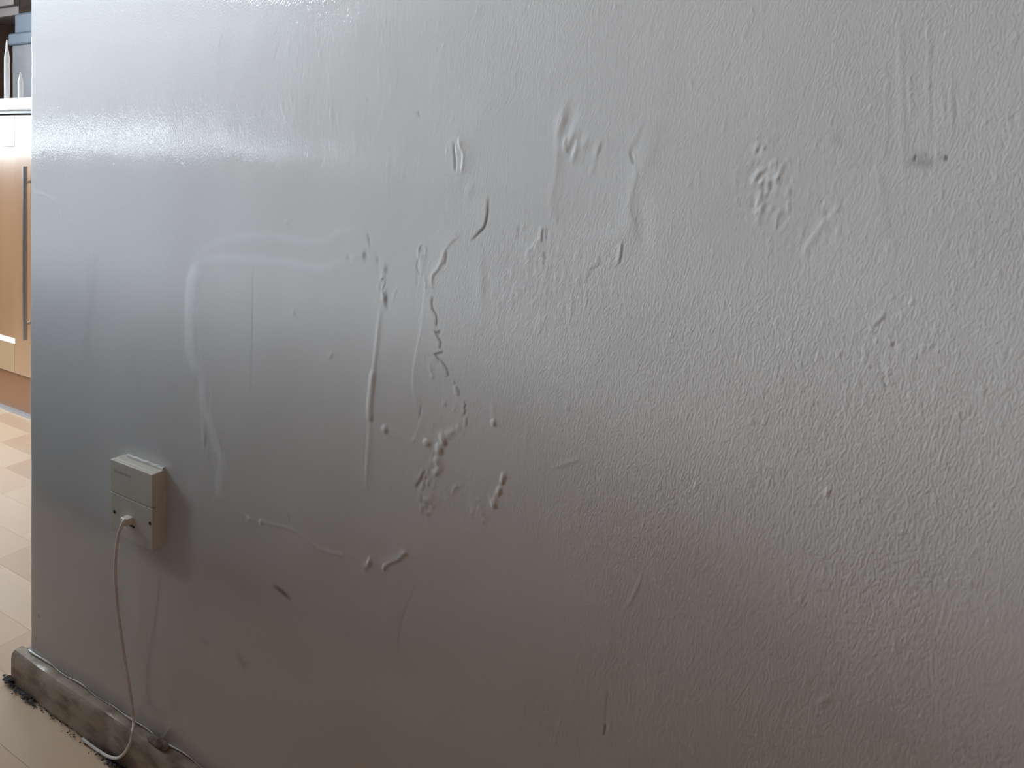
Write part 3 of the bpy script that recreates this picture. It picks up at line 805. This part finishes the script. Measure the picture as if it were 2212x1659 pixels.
# wobbly bead of caulk between skirting and wall
b = bmesh.new()
pts, rad = [], []
x = -0.002
while x < 1.0:
    g = 0.5 + 0.5 * math.sin(x * 47) * math.sin(x * 19 + 1)
    pts.append((x, -0.0012 - 0.0008 * math.sin(x * 90), SH + 0.0006 + 0.0006 * math.sin(x * 61)))
    g2 = 0.5 + 0.5 * math.sin(x * 131 + 2) * math.sin(x * 37)
    rad.append(0.0003 + 0.0013 * g * g2 + (0.0007 if 0.0 < x < 0.03 else 0))
    x += 0.005
add_tube(b, pts, rad, 8)
part('caulk_bead', b, M['caulk'], sk)
# black sealant and dirt under the board, plus its shadow gap as dark bits
def crumbs(root, pts, spread, n, size, mat, name, seed):
    r = random.Random(seed)
    b = bmesh.new()
    for k in range(n):
        p = Vector(pts[r.randrange(len(pts))])
        p += Vector((r.gauss(0, spread), r.gauss(0, spread * 0.35), 0))
        s = size * (0.5 + r.random())
        q = bmesh.ops.create_icosphere(b, subdivisions=1, radius=s)
        for v in q['verts']:
            v.co = Vector((v.co.x * (0.8 + r.random() * 0.8), v.co.y * (0.6 + r.random() * 0.5), v.co.z * (0.25 + r.random() * 0.25))) + p
            v.co.z = max(v.co.z, 0.0002)
    o = part(name, b, mat, root)
    o['kind'] = 'stuff'
    return o
crumbs(sk, [(-0.026, -0.014, 0.004), (-0.020, -0.017, 0.005), (-0.012, -0.018, 0.005), (-0.016, -0.016, 0.008), (-0.028, -0.012, 0.003)], 0.004, 60, 0.0021, M['grime_shade'], 'dirt_and_shade', 5)
crumbs(sk, [(0.004, -0.0175, 0.003), (0.016, -0.0175, 0.004), (0.028, -0.0175, 0.004), (0.040, -0.0170, 0.003)], 0.007, 90, 0.0017, M['grime_shade'], 'dirt_and_shade', 6)
crumbs(sk, [(0.05 + 0.02 * k, -0.0165, 0.002) for k in range(9)], 0.010, 110, 0.0010, M['grime_shade'], 'dirt_and_shade', 8)
crumbs(sk, [(0.205 + 0.012 * k, -0.018, 0.003) for k in range(6)], 0.008, 130, 0.0016, M['grime_shade'], 'dirt_and_shade', 9)  # dark bits standing in for the shadow gap under the board

# ------------------------------------------------------------------ telephone socket
SX0, SX1, SZ0, SZ1, SD = 0.2148, 0.2982, 0.2700, 0.3555, 0.0165
so = empty('telephone_socket', ((SX0 + SX1) / 2, 0, SZ0))
tag(so, 'square ivory plastic telephone socket box on the wall above the skirting', 'socket')
pbox('back_box', (SX0 + 0.0015, -SD + 0.004, SZ0 + 0.001), (SX1, 0.0012, SZ1), M['plastic'], so, 0.0012)
sp = SZ0 + 0.047
pbox('upper_plate', (SX0, -SD, sp + 0.0004), (SX1 - 0.0006, -SD + 0.006, SZ1 - 0.0003), M['plastic'], so, 0.0008)
lp = pbox('lower_plate', (SX0 + 0.0002, -SD, SZ0), (SX1 - 0.0004, -SD + 0.006, sp - 0.0002), M['plastic'], so, 0.0008)
PXc, PZc = onwall(281, 1122, -SD)
# jack opening below the plug
bm = bmesh.new()
add_box(bm, (PXc - 0.003, -SD - 0.0008, PZc - 0.0075), (PXc + 0.009, -SD + 0.002, PZc - 0.0058), 0.0003)
part('jack_slot', bm, M['dark'], so)
for px, py in ((247.5, 1105), (332, 1134)):
    x, z = onwall(px, py, -SD)
    x = min(max(x, SX0 + 0.005), SX1 - 0.005)
    bm = bmesh.new()
    prof = [(0.0020, -0.0002), (0.0020, 0.0004), (0.0012, 0.0007)]
    add_lathe(bm, prof, seg=14)
    bmesh.ops.rotate(bm, verts=bm.verts, cent=(0, 0, 0), matrix=Matrix.Rotation(math.pi / 2, 3, 'X'))
    bmesh.ops.translate(bm, verts=bm.verts, vec=(x, -SD - 0.0003, z))
    s = part('screw', bm, M['dark'], so); s['label'] = 'small dark plate screw'
# faint moulded mark near the top of the face (too worn to read)
bm = bmesh.new()
for k in range(9):
    xx = SX0 + 0.009 + k * 0.0036
    add_box(bm, (xx, -SD - 0.00015, SZ1 - 0.0135), (xx + 0.0024, -SD + 0.0004, SZ1 - 0.0110 + (0.0008 if k % 3 == 0 else 0)))
part('worn_print', bm, M['print'], so)
# dab of paint where the box meets the wall
bm = bmesh.new()
pts = [(SX0 + 0.010 + 0.006 * k, -0.0015, SZ1 + 0.0004 + 0.0012 * (math.sin(k * 2.1) * 0.5 + 0.5)) for k in range(13)]
add_tube(bm, pts, [0.0012 + 0.0010 * abs(math.sin(k * 1.7)) for k in range(13)], 8)
part('paint_dab', bm, M['caulk'], so)

# ------------------------------------------------------------------ plug and cable (one lead)
lead = empty('telephone_lead', (PXc, -SD - 0.01, 0.0))
tag(lead, 'thin white telephone lead hanging from the socket down to the floor', 'cable')
bm = bmesh.new()
add_box(bm, (PXc - 0.0062, -SD - 0.0085, PZc - 0.0042), (PXc + 0.0062, -SD + 0.001, PZc + 0.0042), 0.0012)
part('plug', bm, M['plug'], lead, smooth=False)
def w3(px, py, y):
    x, z = onwall(px, py, y)
    return (x, y, z)
bm = bmesh.new()
add_tube(bm, [w3(271, 1123, -SD - 0.007), w3(267, 1128, -SD - 0.0095), w3(262, 1138, -SD - 0.0115)], [0.0026, 0.0024, 0.0019], 12)
part('strain_relief', bm, M['plug'], lead)
cpts = [w3(263, 1136, -SD - 0.0112)]
for px, py, yy in [(256, 1155, -0.030), (251, 1190, -0.031), (249, 1240, -0.030), (252, 1290, -0.0275), (258, 1345, -0.024), (266, 1400, -0.019), (274, 1450, -0.0145), (281, 1497, -0.011), (286, 1535, -0.010), (288.5, 1562, -0.0130), (286.5, 1580, -0.0190), (283, 1598, -0.0205)]:
    x, z = onwall(px, py, yy)
    cpts.append((x, yy, z))
for px, py in [(277, 1614), (266, 1630), (251, 1638), (233, 1634), (216, 1624), (203, 1615), (190, 1605), (178, 1596)]:
    x, z = onwall(px, py, -0.0192)
    cpts.append((x, -0.0192, max(z, 0.0019)))
bm = bmesh.new()
add_tube(bm, spline(cpts, 8), 0.00165, 10)
part('cable', bm, M['cable'], lead)

# crumb of loose plaster on top of the skirting
x, z = onwall(340, 1607, -0.008)
bm = bmesh.new()
rr = random.Random(4)
for k in range(7):
    q = bmesh.ops.create_icosphere(bm, subdivisions=2, radius=0.0035 + rr.random() * 0.003)
    for v in q['verts']:
        v.co = Vector((v.co.x * 1.5 + (k - 3) * 0.0042, v.co.y * 0.8 + rr.gauss(0, 0.0003), v.co.z * 0.6 + rr.gauss(0, 0.0003)))
bmesh.ops.translate(bm, verts=bm.verts, vec=(x, -0.007, SH + 0.0022))
tag(obj('plaster_crumb', bm, M['crumb']), 'flaked plaster crumb resting on the skirting beside the lead', 'debris')

# ------------------------------------------------------------------ kitchen units seen past the end of the wall
KY, XA = 0.50, -0.945
def base_unit(x0, x1, label):
    r = empty('base_cabinet', ((x0 + x1) / 2, KY + 0.3, 0.0))
    tag(r, label, 'cabinet', 'kitchen base units')
    pbox('carcass', (x0 + 0.001, KY + 0.022, 0.105), (x1 - 0.001, YK - 0.005, 0.785), M['carcass'], r)
    g = 0.002; st = 0.139; zb, zt = 0.108, 0.783; rb = 0.083
    bm = bmesh.new()
    add_box(bm, (x0 + st, KY + 0.009, zb + rb), (x1 - st, KY + 0.018, zt - rb))
    d = part('door', bm, M['beech'], r)
    def dp(name, lo, hi, mat, bev=0.0012):
        b = bmesh.new(); add_box(b, lo, hi, bev)
        bmesh.ops.translate(b, verts=b.verts, vec=-r.location)
        return obj(name, b, mat, d, smooth=False)
    dp('stile', (x0 + g, KY, zb), (x0 + st, KY + 0.020, zt), M['beech'])
    dp('stile', (x1 - st, KY, zb), (x1 - g, KY + 0.020, zt), M['beech'])
    dp('rail', (x0 + st, KY, zb), (x1 - st, KY + 0.020, zb + rb - 0.006), M['beechpale'])
    dp('rail', (x0 + st, KY, zt - rb), (x1 - st, KY + 0.020, zt), M['beech'])
    # sloping bead above the bottom rail, its highlight put into the white colour
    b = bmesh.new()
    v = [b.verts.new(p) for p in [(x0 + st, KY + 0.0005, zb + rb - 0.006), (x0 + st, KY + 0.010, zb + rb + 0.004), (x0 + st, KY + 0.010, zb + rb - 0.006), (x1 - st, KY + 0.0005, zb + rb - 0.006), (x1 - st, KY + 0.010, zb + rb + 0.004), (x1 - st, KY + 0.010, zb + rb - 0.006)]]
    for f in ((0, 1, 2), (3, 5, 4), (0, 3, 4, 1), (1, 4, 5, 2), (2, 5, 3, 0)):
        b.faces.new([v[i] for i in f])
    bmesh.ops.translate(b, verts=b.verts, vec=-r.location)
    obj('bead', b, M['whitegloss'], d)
    hx = x1 - (XA - onwall(54, 0, KY - 0.024)[0])
    b = bmesh.new()
    add_tube(b, [(hx, KY - 0.024, 0.215), (hx, KY - 0.024, 0.653)], 0.0055, 14)
    for zz in (0.255, 0.613):
        add_tube(b, [(hx, KY + 0.001, zz), (hx, KY - 0.022, zz)], 0.004, 10)
    bmesh.ops.translate(b, verts=b.verts, vec=-r.location)
    h = obj('handle', b, M['steel'], d); h['label'] = 'long brushed steel bar handle'
    pbox('plinth', (x0, KY + 0.012, 0.0022), (x1, KY + 0.028, 0.104), M['plinth'], r)
    return r
base_unit(XA - 1.0, XA - 0.5, 'beech kitchen base unit farthest left towards the window')
base_unit(XA - 0.5, XA, 'beech kitchen base unit with steel bar handle beside the wall end')
base_unit(XA, XA + 0.5, 'beech kitchen base unit hidden behind the end of the wall')

wt = empty('worktop', (XA, 0.79, 0.787))
tag(wt, 'pale bluish kitchen worktop with dark underside above the base units', 'worktop')
pbox('slab', (-2.28, 0.478, 0.793), (0.10, YK - 0.002, 0.827), M['worktop'], wt, 0.005)
pbox('drip_edge', (-2.28, 0.486, 0.7865), (0.10, 0.53, 0.793), M['edgeband'], wt)
tr = boxobj('trim_1', (-2.2, KY + 0.002, 0.0), (0.0, KY + 0.012, 0.007), M['trim_metal'])
tag(tr, 'thin grey sealing strip along the plinth', 'trim', kind='structure')

# things on the worktop
def onplane_y(px, py, y):
    x, z = onwall(px, py, y)
    return x, z
def bottle(px, y, ztop, r, label):  # white bottle shape standing in for an upright glint
    x, _ = onplane_y(px, 0, y)
    o = empty('glint_bottle', (x, y, 0.827))
    h = ztop - 0.827
    tag(o, label, 'bottle', 'slim white glint shapes')
    bm = bmesh.new()
    add_lathe(bm, [(r * 0.9, 0), (r, 0.004), (r, h * 0.70), (r * 0.75, h * 0.80), (r * 0.5, h * 0.84)], (x, y, 0.827), 24)
    part('body', bm, M['whitegloss'], o)
    bm = bmesh.new()
    add_lathe(bm, [(r * 0.5, h * 0.84), (r * 0.42, h * 0.93), (r * 0.22, h * 0.99), (r * 0.08, h)], (x, y, 0.827), 20)
    part('cap', bm, M['whitegloss'], o)
bottle(15, 0.62, 1.010, 0.0072, 'taller slim white bottle shape standing in for a glint on the worktop')
bottle(44.5, 0.62, 0.910, 0.0070, 'shorter slim white bottle shape standing in for a glint on the worktop')

x_, zb_ = onplane_y(46, 100, 0.85); _, zt_ = onplane_y(46, 36, 0.85)
ap = empty('jug_blender', (x_, 0.85, 0.827))
tag(ap, 'grey appliance with dark blue-grey top standing on the worktop', 'appliance')
xa, _ = onplane_y(25, 0, 0.80); xb = xa + 0.17
pbox('body', (xa, 0.80, 0.827), (xb, 0.95, zb_ + 0.004), M['greybody'], ap, 0.008)
pbox('top_collar', (xa - 0.004, 0.79, zb_ - 0.006), (xb + 0.004, 0.955, zb_ + 0.035), M['bluejar'], ap, 0.006)
pbox('lid', (xa + 0.016, 0.80, zb_ + 0.03), (xb - 0.016, 0.94, zt_), M['bluejar'], ap, 0.008)

# wall cupboard over the worktop
_, zc = onplane_y(10, 14, 0.80)
wc = empty('wall_cupboard', (-1.55, 0.95, zc))
tag(wc, 'dark wooden wall cupboard above the worktop', 'cabinet')
xc, _ = onplane_y(30, 0, 0.80)
pbox('carcass', (xc - 0.60, 0.82, zc), (xc, YK - 0.002, zc + 0.70), M['cupboard'], wc)
pbox('door', (xc - 0.598, 0.80, zc + 0.002), (xc - 0.002, 0.819, zc + 0.698), M['cupboard'], wc, 0.002)
pbox('pelmet', (xc - 0.60, 0.815, zc - 0.03), (xc, 0.835, zc + 0.001), M['cupboard'], wc, 0.002)

# ------------------------------------------------------------------ unseen low unit, added to shade the wall foot and mirror in the sheen
sb = empty('shade_sideboard', (-0.5, -0.56, 0.0))
tag(sb, 'unseen low unit with pale top and blue-grey body, added to shade the wall foot', 'shade_sideboard')
TX0, TX1, TY0, TY1, TZ = -1.30, 0.41, -0.88, -0.245, 0.703
pbox('top', (TX0, TY0, TZ - 0.028), (TX1, TY1, TZ), M['tabletop'], sb, 0.004)
pbox('body', (TX0 + 0.02, TY0 + 0.03, 0.06), (TX1 - 0.02, TY1 - 0.02, TZ - 0.028), M['bluegrey'], sb, 0.002)
pbox('plinth', (TX0 + 0.05, TY0 + 0.06, 0.0005), (TX1 - 0.05, TY1 - 0.05, 0.06), M['bluegrey'], sb)
dw = (TX1 - TX0 - 0.06) / 3
for k in range(3):
    xa = TX0 + 0.03 + k * dw
    d = pbox('door', (xa + 0.002, TY0 + 0.010, 0.07), (xa + dw - 0.002, TY0 + 0.029, TZ - 0.032), M['bluegrey'], sb, 0.002)
    bm = bmesh.new(); add_tube(bm, [(xa + dw - 0.05, TY0 - 0.012, 0.50), (xa + dw - 0.05, TY0 - 0.012, 0.62)], 0.005, 10)
    for zz in (0.515, 0.605):
        add_tube(bm, [(xa + dw - 0.05, TY0 + 0.012, zz), (xa + dw - 0.05, TY0 - 0.012, zz)], 0.004, 8)
    bmesh.ops.translate(bm, verts=bm.verts, vec=-sb.location)
    obj('handle', bm, M['steel'], d)

# unseen lidded box, added to shade the right part of the wall
bx = empty('shade_box', (0.30, -0.555, TZ))
tag(bx, 'unseen brown lidded box, added to shade the right part of the wall', 'box')
pbox('body', (0.205, -0.68, TZ), (0.395, -0.43, TZ + 0.10), M['cupboard'], bx, 0.004)
pbox('lid', (0.20, -0.685, TZ + 0.095), (0.40, -0.425, TZ + 0.120), M['cupboard'], bx, 0.004)
pbox('label_holder', (0.26, -0.684, TZ + 0.035), (0.34, -0.678, TZ + 0.065), M['steel'], bx, 0.001)
